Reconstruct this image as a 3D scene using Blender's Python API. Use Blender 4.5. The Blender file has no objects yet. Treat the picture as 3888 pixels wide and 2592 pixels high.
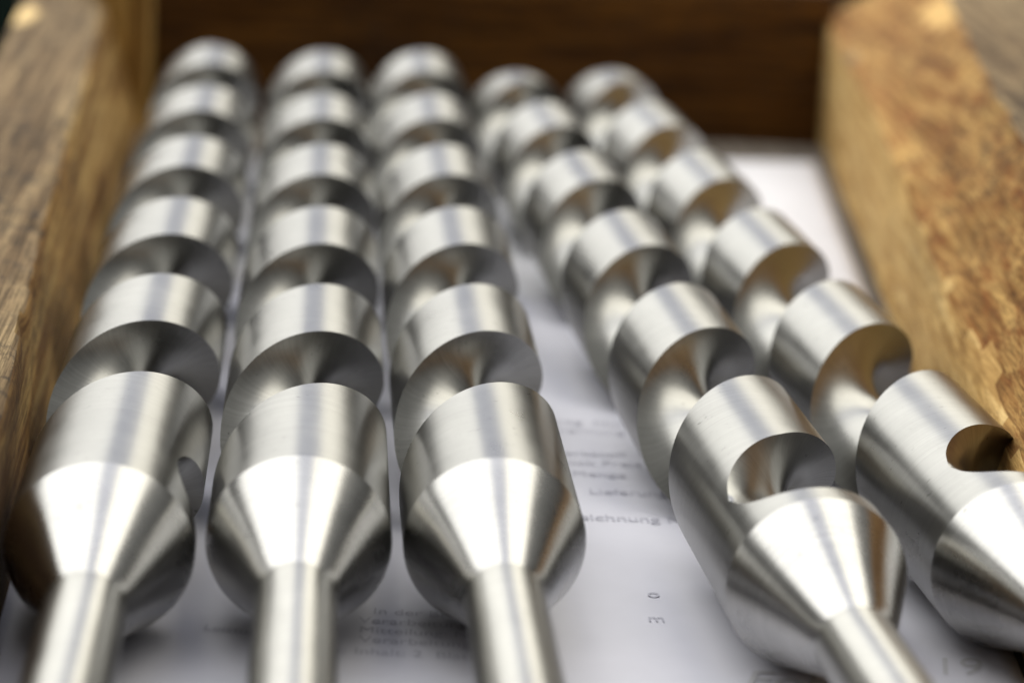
import bpy, bmesh, math, random
from mathutils import Vector, Matrix, noise

S = 0.001                     # the scene is thought out in millimetres, built in metres
scene = bpy.context.scene
COL = scene.collection
R = 12.5                      # radius of the cutters

# ------------------------------------------------------------------ camera
cd = bpy.data.cameras.new('camera'); cam = bpy.data.objects.new('camera', cd); COL.objects.link(cam)
scene.camera = cam
fwd = Vector((0.08615483, 0.94908804, -0.3030004)); right = Vector((0.99538905, -0.06912823, 0.06649758)); up = Vector((-0.04216618, 0.30733237, 0.95066757))
m = Matrix((right, up, -fwd)).transposed().to_4x4()
m.translation = Vector((0.324, -291.252, 135.455)) * S
cam.matrix_world = m
cd.sensor_width = 22.2; cd.lens = 50.641
cd.clip_start = 0.01; cd.clip_end = 100
cd.dof.use_dof = True; cd.dof.focus_distance = 0.342; cd.dof.aperture_fstop = 7.2; cd.dof.aperture_blades = 0

# ------------------------------------------------------------------ room light
w = bpy.data.worlds.new('World'); scene.world = w; w.use_nodes = True
nt = w.node_tree; nt.nodes.clear()
wo = nt.nodes.new('ShaderNodeOutputWorld'); bg = nt.nodes.new('ShaderNodeBackground')
tc = nt.nodes.new('ShaderNodeTexCoord'); sx = nt.nodes.new('ShaderNodeSeparateXYZ'); cr = nt.nodes.new('ShaderNodeValToRGB')
nt.links.new(tc.outputs['Generated'], sx.inputs[0]); nt.links.new(sx.outputs['Z'], cr.inputs[0])
cr.color_ramp.elements[0].position = 0.22; cr.color_ramp.elements[0].color = (.015, .0145, .0135, 1)
cr.color_ramp.elements[1].position = 0.6; cr.color_ramp.elements[1].color = (.27, .27, .26, 1)
nt.links.new(cr.outputs[0], bg.inputs[0]); nt.links.new(bg.outputs[0], wo.inputs[0]); bg.inputs[1].default_value = 1.0

def area(name, x0, x1, y0, y1, z, rad, col):
    l = bpy.data.lights.new(name, 'AREA'); l.shape = 'RECTANGLE'; l.size = x1 - x0; l.size_y = y1 - y0
    l.energy = rad * math.pi * (x1 - x0) * (y1 - y0); l.color = col
    o = bpy.data.objects.new(name, l); COL.objects.link(o); o.location = ((x0 + x1) / 2, (y0 + y1) / 2, z)
    return o
WARM, COOL, WHITE = (1, .96, .85), (.82, .85, 1), (1, .99, .955)
area('lamp_or_added_panel', -3.0, -0.10, -0.5, 1.9, 1.6, 2.4, WHITE)      # the row of lamps overhead
area('lamp_or_added_panel', 0.30, 1.3, -0.5, 1.9, 1.6, 2.6, WARM)
area('lamp_or_added_panel', -0.10, 0.30, -0.5, 1.9, 1.6, 1.1, COOL)  # added dim panel, stands for the bluish ceiling between the lamps
area('lamp_or_added_panel', -2.8, -0.22, 1.9, 8.0, 1.6, 2.15, WHITE)     # and farther down the hall
area('lamp_or_added_panel', 0.62, 1.7, 1.9, 8.0, 1.6, 2.4, WARM)
area('lamp_or_added_panel', -0.22, 0.62, 1.9, 8.0, 1.6, 1.0, COOL)  # added panel again, for the bluish gap farther off

scene.view_settings.view_transform = 'Standard'; scene.view_settings.look = 'None'
scene.view_settings.exposure = 0.28; scene.view_settings.gamma = 1.0
scene.cycles.max_bounces = 10; scene.cycles.glossy_bounces = 8

# ------------------------------------------------------------------ helpers
def link_mesh(name, me, mat, parent=None):
    o = bpy.data.objects.new(name, me); COL.objects.link(o)
    if mat and not me.materials: me.materials.append(mat)
    if parent: o.parent = parent
    return o

def mesh(name, verts, faces, mat, parent=None, smooth=True, angle=30, weld=1e-4):
    bm = bmesh.new()
    vs = [bm.verts.new(v) for v in verts]
    for f in faces:
        try: bm.faces.new([vs[i] for i in f])
        except ValueError: pass
    if weld:
        bmesh.ops.remove_doubles(bm, verts=bm.verts, dist=weld)
        bmesh.ops.dissolve_degenerate(bm, edges=bm.edges, dist=weld)
    bmesh.ops.scale(bm, vec=(S, S, S), verts=bm.verts)
    me = bpy.data.meshes.new(name); bm.to_mesh(me); bm.free()
    if smooth:
        me.polygons.foreach_set('use_smooth', [True] * len(me.polygons))
        me.set_sharp_from_angle(angle=math.radians(angle))
    return link_mesh(name, me, mat, parent)

def thing(name, label, cat, group=None, kind=None, loc=(0, 0, 0)):
    o = bpy.data.objects.new(name, None); COL.objects.link(o)
    o.empty_display_size = .01
    o.location = Vector(loc) * S
    tag(o, label, cat, group, kind); return o

def tag(o, label=None, cat=None, group=None, kind=None):
    if label: o['label'] = label
    if cat: o['category'] = cat
    if group: o['group'] = group
    if kind: o['kind'] = kind

class NT:
    def __init__(s, name):
        s.m = bpy.data.materials.new(name); s.m.use_nodes = True; s.t = s.m.node_tree; s.t.nodes.clear()
        s.out = s.n('ShaderNodeOutputMaterial'); s.b = s.n('ShaderNodeBsdfPrincipled'); s.l(s.b.outputs[0], s.out.inputs[0])
    def n(s, t, **k):
        x = s.t.nodes.new(t)
        for a, b in k.items(): setattr(x, a, b)
        return x
    def l(s, a, b): s.t.links.new(a, b)
    def coord(s, scale=(1, 1, 1), rnd=False, loc=(0, 0, 0)):
        tc = s.n('ShaderNodeTexCoord'); mp = s.n('ShaderNodeMapping')
        mp.inputs['Scale'].default_value = scale; mp.inputs['Location'].default_value = loc
        s.l(tc.outputs['Object'], mp.inputs[0])
        if rnd:
            oi = s.n('ShaderNodeObjectInfo'); ad = s.n('ShaderNodeVectorMath', operation='MULTIPLY_ADD')
            cb = s.n('ShaderNodeCombineXYZ')
            for i in range(3): s.l(oi.outputs['Random'], cb.inputs[i])
            s.l(cb.outputs[0], ad.inputs[0]); ad.inputs[1].default_value = (37, 37, 37); s.l(mp.outputs[0], ad.inputs[2])
            return ad.outputs[0]
        return mp.outputs[0]
    def noise(s, vec, scale=1, detail=4, rough=.5, dist=0):
        x = s.n('ShaderNodeTexNoise'); x.inputs['Scale'].default_value = scale; x.inputs['Detail'].default_value = detail
        x.inputs['Roughness'].default_value = rough; x.inputs['Distortion'].default_value = dist
        s.l(vec, x.inputs['Vector']); return x.outputs['Fac']
    def ramp(s, fac, stops):
        x = s.n('ShaderNodeValToRGB'); e = x.color_ramp.elements
        while len(e) < len(stops): e.new(.5)
        for i, (p, c) in enumerate(stops):
            e[i].position = p; e[i].color = (c if len(c) == 4 else tuple(c) + (1,)) if hasattr(c, '__len__') else (c, c, c, 1)
        s.l(fac, x.inputs[0]); return x.outputs[0]
    def mix(s, fac, a, b, mode='MIX'):
        x = s.n('ShaderNodeMix', data_type='RGBA', blend_type=mode)
        for v, i in ((fac, 0), (a, 6), (b, 7)):
            if hasattr(v, 'is_output') or isinstance(v, bpy.types.NodeSocket): s.l(v, x.inputs[i])
            else: x.inputs[i].default_value = v if i == 0 else tuple(v) + (1,)
        return x.outputs[2]
    def bump(s, h, strength, dist, prev=None):
        x = s.n('ShaderNodeBump'); x.inputs['Strength'].default_value = strength; x.inputs['Distance'].default_value = dist
        s.l(h, x.inputs['Height'])
        if prev is not None: s.l(prev, x.inputs['Normal'])
        return x.outputs[0]

# ------------------------------------------------------------------ materials
def steel(name, base, rough, ring_scale, ring_bump, aniso=.55):
    t = NT(name); b = t.b
    b.inputs['Metallic'].default_value = 1.0
    v = t.coord((60, 9000, 60), rnd=True)              # turning marks: fine rings round the axis
    rings = t.noise(v, ring_scale, 3, .6)
    v2 = t.coord((900, 2600, 900), rnd=True)           # short tangential scratches
    scr = t.noise(v2, .55, 4, .65)
    v3 = t.coord((110, 70, 110), rnd=True)             # handling marks
    smudge = t.noise(v3, 1.0, 5, .6)
    dark = t.ramp(scr, [(.0, 1.0), (.68, 1.0), (.76, .80)])
    col = t.mix(1.0, base, t.ramp(rings, [(.25, .80), (.75, 1.0)]), 'MULTIPLY')
    col = t.mix(1.0, col, dark, 'MULTIPLY')
    vn = t.coord((420, 700, 420), rnd=True); nick = t.noise(vn, 1, 5, .75)      # small nicks and dried oil specks
    col = t.mix(1.0, col, t.ramp(nick, [(.0, 1.0), (.635, 1.0), (.70, .45)]), 'MULTIPLY')
    col = t.mix(1.0, col, t.ramp(smudge, [(.32, .84), (.60, 1.0)]), 'MULTIPLY')
    t.l(col, b.inputs['Base Color'])
    rr = t.n('ShaderNodeMapRange'); rr.inputs['To Min'].default_value = rough * .7; rr.inputs['To Max'].default_value = rough * 1.35
    t.l(smudge, rr.inputs[0]); t.l(rr.outputs[0], b.inputs['Roughness'])
    b.inputs['Anisotropic'].default_value = aniso
    tg = t.n('ShaderNodeTangent', direction_type='RADIAL', axis='Y'); t.l(tg.outputs[0], b.inputs['Tangent'])
    n1 = t.bump(rings, ring_bump, .00003); n2 = t.bump(scr, .05, .00003, n1)
    t.l(n2, b.inputs['Normal']); b.inputs['Anisotropic Rotation'].default_value = .25
    return t.m
M_body = steel('ground_steel', (.365, .362, .345), .30, .5, .3, .6)
M_cone = steel('turned_steel', (.46, .455, .44), .27, .35, .3, .6)
M_shank = steel('shank_steel', (.42, .415, .39), .31, .4, .25, .5)

def wood(name, c_dark, c_mid, c_light, grime=.5, near_shade=None, chips=(), grain=(1, .05, 1), redness=.0, bumpd=.0006):
    t = NT(name); b = t.b
    gx, gy, gz = [(1 if q == 1 else q) for q in grain]
    v = t.coord((340 * gx, 170 * gy, 340 * gz)); g = t.noise(v, 1, 8, .66, .05)
    vf = t.coord((1700 * gx, 700 * gy, 1700 * gz)); gf = t.noise(vf, 1, 4, .7)
    vb = t.coord((30, 12, 30)); blot = t.noise(vb, 1, 4, .6, .2)
    col = t.ramp(g, [(.34, c_dark), (.47, c_mid), (.62, c_light)])
    col = t.mix(t.ramp(gf, [(.40, .65), (.56, 0.0)]), col, c_dark)
    col = t.mix(1.0, col, t.ramp(blot, [(.32, .78), (.62, 1.0)]), 'MULTIPLY')
    if redness:
        vr = t.coord((300, 42, 300)); rn = t.noise(vr, 1, 6, .68, .15)
        col = t.mix(t.ramp(rn, [(.50, 0.0), (.66, redness * .8)]), col, (.20, .055, .010))
        vy = t.coord((480, 85, 480), loc=(3, 5, 1)); yn = t.noise(vy, 1, 6, .7, .1)
        col = t.mix(t.ramp(yn, [(.60, 0.0), (.68, redness * .7)]), col, (.66, .42, .14))
    vs = t.coord((330, 200, 330)); sp = t.noise(vs, 1, 5, .7)
    gr = t.ramp(sp, [(.36, .9), (.52, 0.0)])
    gm = t.mix(1.0, gr, t.ramp(blot, [(.35, 1.0), (.62, .25)]), 'MULTIPLY')
    gq = t.mix(1.0, gm, (grime, grime, grime), 'MULTIPLY')
    col = t.mix(gq, col, (.028, .022, .018))
    if near_shade:                                           # shade painted as dark brown into the near part of the board
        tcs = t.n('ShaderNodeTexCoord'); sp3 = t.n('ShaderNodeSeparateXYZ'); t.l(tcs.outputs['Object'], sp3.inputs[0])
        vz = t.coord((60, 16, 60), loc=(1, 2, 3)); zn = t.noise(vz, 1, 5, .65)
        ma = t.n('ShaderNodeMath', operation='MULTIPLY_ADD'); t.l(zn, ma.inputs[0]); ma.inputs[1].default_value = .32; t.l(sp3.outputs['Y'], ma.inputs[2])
        col = t.mix(t.ramp(ma.outputs[0], [(near_shade - .02, .85), (near_shade + .12, 0.0)]), col, (.045, .020, .008))
    for (px, py, pz, rad, cc) in chips:
        tc = t.n('ShaderNodeTexCoord'); d = t.n('ShaderNodeVectorMath', operation='SUBTRACT')
        d.inputs[1].default_value = (px * S, py * S, pz * S); t.l(tc.outputs['Object'], d.inputs[0])
        sc = t.n('ShaderNodeVectorMath', operation='MULTIPLY'); sc.inputs[1].default_value = (1, .35, 1); t.l(d.outputs[0], sc.inputs[0])
        ln = t.n('ShaderNodeVectorMath', operation='LENGTH'); t.l(sc.outputs[0], ln.inputs[0])
        ma = t.n('ShaderNodeMath', operation='MULTIPLY_ADD'); t.l(sp, ma.inputs[0]); ma.inputs[1].default_value = rad * S * 1.6; t.l(ln.outputs[1], ma.inputs[2])
        dv = t.n('ShaderNodeMath', operation='DIVIDE'); t.l(ma.outputs[0], dv.inputs[0]); dv.inputs[1].default_value = rad * S * 2
        col = t.mix(t.ramp(dv.outputs[0], [(.72, 1.0), (.9, 0.0)]), col, cc)
    t.l(col, b.inputs['Base Color'])
    b.inputs['Roughness'].default_value = .85; b.inputs['Specular IOR Level'].default_value = .18
    n1 = t.bump(g, .35, bumpd * .6); n2 = t.bump(sp, .4, bumpd * .7, n1); t.l(n2, b.inputs['Normal'])
    return t.m
M_left = wood('worn_brown_board', (.12, .050, .010), (.42, .24, .075), (.66, .45, .17), .8, near_shade=.17, chips=[(-73, 286, 29, 4.5, (.72, .52, .25))])
M_top = wood('weathered_top_face', (.05, .030, .013), (.19, .125, .065), (.36, .26, .14), 1.0, chips=[(-73, 286, 29, 4.5, (.72, .52, .25))])
M_post = wood('corner_post_wood', (.14, .058, .010), (.50, .285, .075), (.74, .50, .17), .3, grain=(1, 1, .05))
M_right = wood('rough_edged_board', (.11, .045, .010), (.36, .185, .055), (.60, .37, .125), .75, redness=.85, chips=[(152, 270, 47, 8, (.66, .42, .16))])
M_planed = wood('planed_pale_face', (.32, .17, .05), (.66, .42, .15), (.82, .58, .25), .3)
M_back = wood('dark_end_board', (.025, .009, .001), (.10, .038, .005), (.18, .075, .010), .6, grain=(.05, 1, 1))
M_floor = wood('grey_bottom_board', (.06, .05, .04), (.15, .13, .11), (.22, .19, .16), .6)

def plain(name, col, rough=.6, metallic=0):
    t = NT(name); v = t.coord((40, 40, 40)); nz = t.noise(v, 1, 4, .6)
    c = t.mix(1.0, col, t.ramp(nz, [(.3, .90), (.7, 1.0)]), 'MULTIPLY')
    t.l(c, t.b.inputs['Base Color']); t.b.inputs['Roughness'].default_value = rough; t.b.inputs['Metallic'].default_value = metallic
    return t.m
M_paper = plain('white_paper', (.62, .62, .69), .6)
M_paper2 = plain('paper_underneath', (.70, .70, .74), .6)
M_ink = plain('grey_ink', (.46, .46, .53), .6)
M_pencil = plain('pencil', (.52, .52, .55), .6)
M_bench = plain('dark_bench', (.003, .005, .004), 1.0); M_bench.node_tree.nodes['Principled BSDF'].inputs['Specular IOR Level'].default_value = 0.0
M_nail = plain('nail_iron', (.10, .08, .06), .5, .8)

# ------------------------------------------------------------------ the setting
bench = mesh('workbench', [(-1200, -1200, -14), (1500, -1200, -14), (1500, 1800, -14), (-1200, 1800, -14)], [(0, 1, 2, 3)], M_bench, smooth=False)
tag(bench, kind='structure')

# ------------------------------------------------------------------ wooden box
box = thing('wooden_box', 'old wooden tray box with rough stained boards holding the steel cutters', 'wooden box', loc=(0, 0, 0))

def loft(name, sections, mat, parent, closed=True, jit=None, angle=40):
    n = len(sections[0]); verts = []; faces = []
    for s in sections: verts += s
    for i in range(len(sections) - 1):
        for j in range(n):
            k = (j + 1) % n
            faces.append((i * n + j, i * n + k, (i + 1) * n + k, (i + 1) * n + j))
    faces.append(tuple(range(n))[::-1]); faces.append(tuple((len(sections) - 1) * n + j for j in range(n)))
    o = mesh(name, verts, faces, mat, parent, angle=angle, weld=0)
    bm = bmesh.new(); bm.from_mesh(o.data); bmesh.ops.recalc_face_normals(bm, faces=bm.faces); bm.to_mesh(o.data); bm.free()
    return o

def nz(x, y, z, s, a):
    return (noise.noise(Vector((x / s, y / s, z / s)))) * a

Y0, Y1 = -178.0, 350.0
def lerp(a, b, t): return a + (b - a) * t

def weather(o, lim=.75):
    o.data.materials.append(M_top)
    for p in o.data.polygons:
        if p.normal.z > lim: p.material_index = 1

def planed(o):
    o.data.materials.append(M_planed)                   # the lower inner face is planed smooth and pale
    for p in o.data.polygons:
        c = p.center / S
        if p.normal.x < -.8 and c.z < lerp(17, 30, min(1, max(0, c.y / 336 * 1.5))) + 1.5 + nz(c.x, c.y, c.z, 14, 5): p.material_index = 2

# left board: vertical inner face, worn top
def left_sections():
    out = []
    N = 190
    for i in range(N + 1):
        y = lerp(Y0, Y1, i / N); t = (y + 20) / 275
        xb = lerp(-39.6, -43.0, t); xt = -40.3 - .060 * (min(y, 101) - 6) - .0425 * max(0, y - 101); zt = lerp(24.0, 29.5, t)
        wb = 20.5
        pts = []
        # inner face, bottom to top, then rounded corner, top, outer face
        for k in range(9):
            f = k / 8; pts.append([lerp(xb, xt, f), y, lerp(-10, zt - 1.2, f)])
        pts.append([xt - .35, y, zt - .4]); pts.append([xt - 1.1, y, zt])
        for k in range(1, 6): pts.append([xt - 1.1 - (wb - 2.0) * k / 5, y, zt + .1 * math.sin(k)])
        pts.append([xt - wb - .6, y, zt - 1.0]); pts.append([xt - wb - 1, y, -10])
        for q, p in enumerate(pts):
            a = .5 if q < 9 else .28
            p[0] += nz(p[0], y * .35, p[2], 7, a * .6) + nz(5, y, q * 3, 30, .3)
            if 9 <= q <= 15: p[2] += nz(q * 4, y * .5, 3, 6, .35)
            if 8 <= q <= 10:
                c = max(0, noise.noise(Vector((y / 9, q * .2, 4.4))) - .18) * 1.9
                p[0] -= c; p[2] -= c * .9
        out.append([tuple(p) for p in pts])
    return out
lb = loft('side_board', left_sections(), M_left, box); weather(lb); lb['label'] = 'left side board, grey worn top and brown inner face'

# right board: smooth inner face below, torn waney edge above
def right_sections():
    out = []
    N = 190
    for i in range(N + 1):
        y = lerp(Y0, Y1, i / N); t = y / 336
        xb = lerp(102.0, 139.2, t); z1 = lerp(17, 30, min(1, max(0, t * 1.5))); xt = xb + lerp(6.5, 25, max(0, t)); zt = 47
        pts = []
        for k in range(7):
            f = k / 6; pts.append([xb - 1.5 * f * max(t, 0), y, lerp(-10, z1, f)])
        for k in range(1, 13):
            f = k / 12; pts.append([lerp(xb - 1.5 * max(t, 0), xt, f ** .9), y, lerp(z1, zt, f ** 1.05)])
        for k in range(1, 6): pts.append([xt + 4.6 * k, y, zt + .2 * math.sin(k * 2)])
        pts.append([xt + 24, y, -10])
        for q, p in enumerate(pts):
            a = .35 if q < 7 else 1.0
            if 7 <= q <= 18:
                p[0] += nz(p[2] * .9, y * .30, 2, 3.2, .8) + nz(p[2], y * .5, 9, 8, .5)
                p[2] += nz(p[2], y * .35, 6, 4, .4)
            elif q < 7: p[0] += nz(p[2], y * .2, 1, 12, .5)
            elif q < 24: p[2] += nz(q * 5, y * .5, 3, 7, .6)
        out.append([tuple(p) for p in pts])
    return out
rb = loft('side_board', right_sections(), M_right, box); weather(rb, .93); planed(rb); rb['label'] = 'right side board, light inner face with a rough torn upper edge'

def board(name, p0, p1, th, z0, z1, mat, seed=0, label=None):
    # upright board whose inner face runs p0 -> p1
    a = Vector((p0[0], p0[1], 0)); b = Vector((p1[0], p1[1], 0)); d = (b - a); L = d.length; d.normalize()
    nrm = Vector((-d.y, d.x, 0)); secs = []
    N = 90
    for i in range(N + 1):
        c = a + d * (L * i / N); pts = []
        for k in range(9): pts.append((0, lerp(z0, z1 - 1, k / 8)))
        pts += [(.5, z1 - .2), (th * .5, z1), (th - .5, z1 - .2), (th, z1 - 1), (th, z0)]
        s = []
        for q, (o, z) in enumerate(pts):
            o2 = o + nz(L * i / N * .3 + seed, z, seed, 9, .5)
            s.append(tuple(c + nrm * o2 + Vector((0, 0, z))))
        secs.append(s)
    o = loft(name, secs, mat, box)
    if label: o['label'] = label
    return o
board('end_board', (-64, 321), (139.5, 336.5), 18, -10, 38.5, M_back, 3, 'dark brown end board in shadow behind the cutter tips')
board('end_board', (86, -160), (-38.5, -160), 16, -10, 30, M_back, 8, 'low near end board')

# square corner post, nailed in the far left corner
psec = []
for k in range(25):
    z = lerp(-1.6, 38, k / 24)
    ring = [(-57, 305), (-45.2, 305), (-44.2, 306), (-43.9, 318.8), (-57, 318.2)]
    psec.append([(x + nz(x, y, z * .3, 8, .5), y + nz(y, x, z * .3 + 5, 8, .4), z) for x, y in ring])
loft('corner_post', psec, M_post, box)['label'] = 'golden square post in the far left corner'

# bottom boards: three planks with open joints
for k, (xa, xb_) in enumerate([(-48, 14.6), (15.2, 78.6), (79.2, 150)]):
    bm_v = []; bm_f = []
    nxs, nys = 10, 60
    for zt in (-1.75, -9.8):
        for j in range(nys + 1):
            for i in range(nxs + 1):
                x = lerp(xa, xb_, i / nxs); y = lerp(-176, 324, j / nys)
                x = min(x, 102 + .1107 * y + 5)
                bm_v.append((x, y, zt + (nz(x, y * .2, k, 12, .25) if zt > -5 else 0)))
    q = (nxs + 1); tot = q * (nys + 1)
    for j in range(nys):
        for i in range(nxs):
            a = j * q + i
            bm_f.append((a, a + 1, a + q + 1, a + q)); bm_f.append((a + tot, a + tot + q, a + tot + q + 1, a + tot + 1))
    for j in range(nys):
        a = j * q; bm_f.append((a, a + q, a + q + tot, a + tot)); a += nxs; bm_f.append((a, a + tot, a + q + tot, a + q))
    mesh('bottom_plank', bm_v, bm_f, M_floor, box, smooth=False, weld=0)

# nail heads on the left top edge
def disc(name, x, y, z, r, h, mat, parent):
    v = []; f = []
    for zz, rr in ((z, r), (z + h * .7, r), (z + h, r * .7)):
        for k in range(14): v.append((x + rr * math.cos(k * math.tau / 14), y + rr * math.sin(k * math.tau / 14), zz))
    for a in range(2):
        for k in range(14): f.append((a * 14 + k, a * 14 + (k + 1) % 14, (a + 1) * 14 + (k + 1) % 14, (a + 1) * 14 + k))
    f.append(tuple(28 + k for k in range(14)))
    return mesh(name, v, f, mat, parent)
disc('nail', -70, 262, 28.4, 1.5, .9, M_nail, box)
disc('nail', -59.5, 198, 27.5, 1.2, .8, M_nail, box)

# ------------------------------------------------------------------ paper
def sheet(name, corners, z, amp, mat, label, curl=0, nx=50, ny=70):
    c = [Vector((a, b, 0)) for a, b in corners]; v = []; f = []
    for j in range(ny + 1):
        for i in range(nx + 1):
            s, t = i / nx, j / ny
            p = (c[0] * (1 - s) + c[1] * s) * (1 - t) + (c[3] * (1 - s) + c[2] * s) * t
            zz = z + amp * (.5 + nz(p.x, p.y, z * 9, 38, 1)) + curl * max(0, (t - .93) / .07) ** 2
            v.append((p.x, p.y, zz))
    n = nx + 1
    for j in range(ny):
        for i in range(nx): f.append((j * n + i, j * n + i + 1, (j + 1) * n + i + 1, (j + 1) * n + i))
    o = mesh(name, v, f, mat, weld=0)
    sm = o.modifiers.new('thickness', 'SOLIDIFY'); sm.thickness = .0001; sm.offset = -1
    tag(o, label, 'paper', 'sheets of paper lining the box')
    return o
back_sheet = sheet('paper_sheet', [(-43, 100), (110, 100), (131.5, 304), (-38, 277)], -1.3, .25, M_paper2, 'white blank sheet reaching back to the far end of the box')
front_sheet = sheet('paper_sheet', [(-39, -158), (84, -158), (117, 160), (-42, 168)], -.85, .1, M_paper, 'printed and pencilled sheet lying under the near ends of the cutters', curl=.5)

def write(txt, x, y, size, rot=0, mat=M_ink, shear=0, off=0, name='printed_line', sx=1.0):
    cu = bpy.data.curves.new(name, 'FONT'); cu.body = txt; cu.size = size * S; cu.shear = shear; cu.offset = 0
    t = bpy.data.objects.new('tmp', cu); COL.objects.link(t)
    dg = bpy.context.evaluated_depsgraph_get(); me = bpy.data.meshes.new_from_object(t.evaluated_get(dg))
    bpy.data.objects.remove(t); me.name = name
    me.transform(Matrix.Diagonal((sx, 1, 1, 1)))
    o = link_mesh(name, me, mat, front_sheet)
    o.location = Vector((x, y, -.695)) * S; o.rotation_euler = (0, 0, rot)
    return o
r0 = math.radians(-3)
for i, (dx, s) in enumerate([(2.0, 'In der Breite'), (.0, 'Verarbeitung'), (.0, 'Mitteilung: Nr'), (.0, 'Verarbeitung. Blatt')]):
    write(s, 8.6 + dx, 7.9 - i * 3.1, 2.9, r0, off=.03)
write('bit: Inhalt: 2  Blatt', 3.4, -4.9, 2.9, r0, off=.04)
write('bl', 4.0, 1.8, 2.9, r0)
write('Leistung', -12.6, 1.0, 2.6, math.radians(-9), off=.02)
write('o', 50.5, 16.8, 3.6, 0); write('m', 49.5, 8.3, 3.4, 0, off=.03)
write('n', 28, 3.5, 3.4, 0, off=.04)
for i, (yy, s, x) in enumerate([(104, 'Auftrag  Nummer', 38), (99, 'Benennung', 40), (86, 'Werkstoff  Teil', 40), (81, 'Stück Preis', 41), (75, 'Menge', 44), (53, 'Zeichnung Nr', 41), (66, 'Lieferung an', 46)]):
    write(s, x, yy * .86, 3.4 if i != 5 else 3.6, 0, off=.02 if i != 5 else .04)
write('Fob', 59.5, -11.8, 8, math.radians(-4), M_pencil, .3, .0, 'pencil_note')
write('19', 87.0, -6.0, 7.5, math.radians(4), M_pencil, .3, .0, 'pencil_note')

# ------------------------------------------------------------------ steel cutters
P, A0, PSE, LEN, RG, HC = 50.10, 50.21, math.radians(-338), 288.7, 10.3, 2.0
RUN = math.radians(62)
def fluted_body():
    # a radial end mill of radius RG, bottoming HC above the axis, is fed along a helix and stops at angle PSE
    c = P / math.tau; WG = RG * math.sqrt(1 + (c / R) ** 2)
    step = math.radians(2); ph0 = math.radians(-1000); rows = 1443
    nw, nb, nl = 17, 3, 16
    def edges(ph, r):
        lo, hi = 1e9, -1e9
        for q in range(-104, 105):
            de = q * .014                       # angle from the mill's axis to this row
            psi = ph - de
            if psi < PSE - RUN: continue
            up_ = max(0, (PSE - psi) / RUN) ** 1.3 * (R - HC)      # the mill lifts out over the last stretch
            k = RG * RG - (r * math.sin(de)) ** 2 - min(0, r * math.cos(de) - HC - RG - up_) ** 2
            if r * math.cos(de) < 0: continue
            if k < 0: continue
            k = math.sqrt(k); yc = c * (psi - ph) if psi > PSE else c * (PSE - ph) + .5 * c * (psi - PSE)
            lo = min(lo, yc - k); hi = max(hi, yc + k)
        return (lo, hi) if hi > lo else None
    def profile(ph):
        e = edges(ph, R)
        if e is None or e[1] - e[0] < .3: return None
        rm = R
        while rm > HC and edges(ph, rm - .05): rm -= .05
        if rm > R - .2: return None
        L, H = [], []
        for k in range(nw + 1):
            r = rm + .02 + (R - rm - .02) * (1 - math.sin(math.pi / 2 * k / nw))
            ee = edges(ph, r) or (L[-1][0], H[-1][0])
            L.append((ee[0], r)); H.append((ee[1], r))
        mid = [(lerp(L[-1][0], H[-1][0], k / nb), rm) for k in range(1, nb)]
        return L + mid + H[::-1]
    full = profile(PSE + 4.0)
    ng = len(full); n = ng + nl
    profs = []
    for j in range(rows):
        ph = ph0 + j * step
        pr = full if ph > PSE + 1.7 else (profile(ph) if ph > PSE - 2.1 else None)
        profs.append(pr)
    def mid(pr): return (pr[0][0] + pr[-1][0]) / 2
    jt = min(j for j in range(rows) if profs[j]); pt = ph0 + jt * step; mt_ = mid(profs[jt])
    def seam(ph): return (mt_ + c * (pt - ph)) * max(0, 1 - (pt - ph) / 1.2) if ph < pt else 0
    verts = []; faces = []
    for j in range(rows):
        ph = ph0 + j * step; yc = A0 + WG + c * ph
        g = profs[j]
        if g is None: g = [(seam(ph), R)] * ng
        jn = j + 180
        nx = profs[jn] if jn < rows else full
        w1 = -nx[0][0] if nx else -seam(ph + math.tau)
        pts = [(yc + u, r) for u, r in g] + [(lerp(yc + g[-1][0], yc + P - w1, k / nl), R) for k in range(1, nl + 1)]
        for (y, r) in pts:
            if y < 0: y = 0
            if r < R - .01: y = max(y, 1.2)
            if y > LEN - 2.2: r = min(r, R - 1.6 * ((min(y, LEN) - LEN + 2.2) / 2.2) ** 2)
            if y > LEN: r = max(0, r - (y - LEN) * 1.3); y = LEN
            verts.append((r * math.sin(ph), y, r * math.cos(ph)))
    for j in range(rows - 1):
        for k in range(n - 1):
            a = j * n + k
            faces.append((a, a + n, a + n + 1, a + 1))
    return verts, faces

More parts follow.
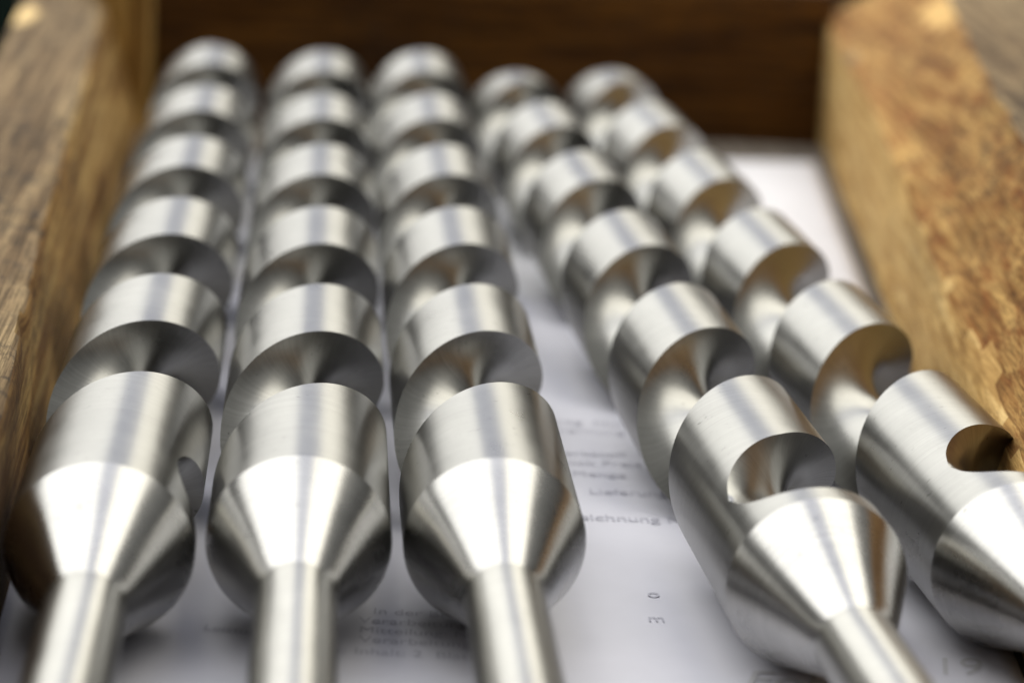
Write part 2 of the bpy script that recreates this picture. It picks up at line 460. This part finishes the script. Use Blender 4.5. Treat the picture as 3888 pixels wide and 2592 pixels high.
def lathe(prof, seg=144):
    v = []; f = []
    for y, r in prof:
        for k in range(seg): v.append((r * math.sin(k * math.tau / seg), y, r * math.cos(k * math.tau / seg)))
    for i in range(len(prof) - 1):
        for k in range(seg):
            a = i * seg + k; b = i * seg + (k + 1) % seg
            f.append((a, b, b + seg, a + seg))
    return v, f

RS, CL = 5.3, 18.7
cutters = [   # x0, angle(rad), z, pitch, ring y, roll(deg), label
    (-26.18, -.0028, -.30, .0040, -3.36, 101, 'leftmost steel cutter against the left box board, flute end showing low on its right side'),
    (0, 0, .3, .0032, 0.31, 153, 'second steel cutter from the left, lying straight, no flute end visible on its collar'),
    (26.58, -.0082, .3, .0055, 2.33, 143, 'third steel cutter from the left, with open paper on its right side'),
    (68.86, -.0712, -.2, -.004, -6.93, 0, 'slanted steel cutter right of the paper gap, large open flute end atop its collar'),
    (99.72, -.0907, -.4, -.003, 2.53, 19, 'rightmost slanted steel cutter, beside the right box board, cone cut by the frame edge'),
]
proto = None
for i, (x0, a, dz, q, ry, roll, lab) in enumerate(cutters):
    d = Vector((math.sin(a) * math.cos(q), math.cos(a) * math.cos(q), math.sin(q)))
    if i == 0:
        root = thing('steel_cutter', lab, 'cutting tool', 'single flute steel cutters lying in the box')
        v, f = fluted_body(); mesh('fluted_body', v, f, M_body, root, angle=35, weld=2e-4)
        prof = [(0, R), (-.25, R - .06)] + [(-.25 - (CL - .5) * k / 12, lerp(R - .06, RS + .02, k / 12)) for k in range(1, 13)] + [(-CL, RS)]
        v, f = lathe(prof); mesh('cone', v, f, M_cone, root, angle=25)
        prof = [(-CL, RS)] + [(-CL - 12 * k, RS) for k in range(1, 10)] + [(-CL - 109, RS - 1), (-CL - 109, 0)]
        v, f = lathe(prof, 96); mesh('shank', v, f, M_shank, root, angle=25)
        proto = root
    else:
        root = proto.copy(); COL.objects.link(root); root['label'] = lab
        for ch in list(proto.children):
            c = ch.copy(); COL.objects.link(c); c.parent = root
    side = d.cross(Vector((0, 0, 1))).normalized(); upv = side.cross(d)
    base = Matrix((side, d, upv)).transposed().to_4x4()
    mt = base @ Matrix.Rotation(math.radians(roll), 4, 'Y')
    mt.translation = (Vector((x0, 0, R + dz)) + d * ry) * S
    root.matrix_world = mt
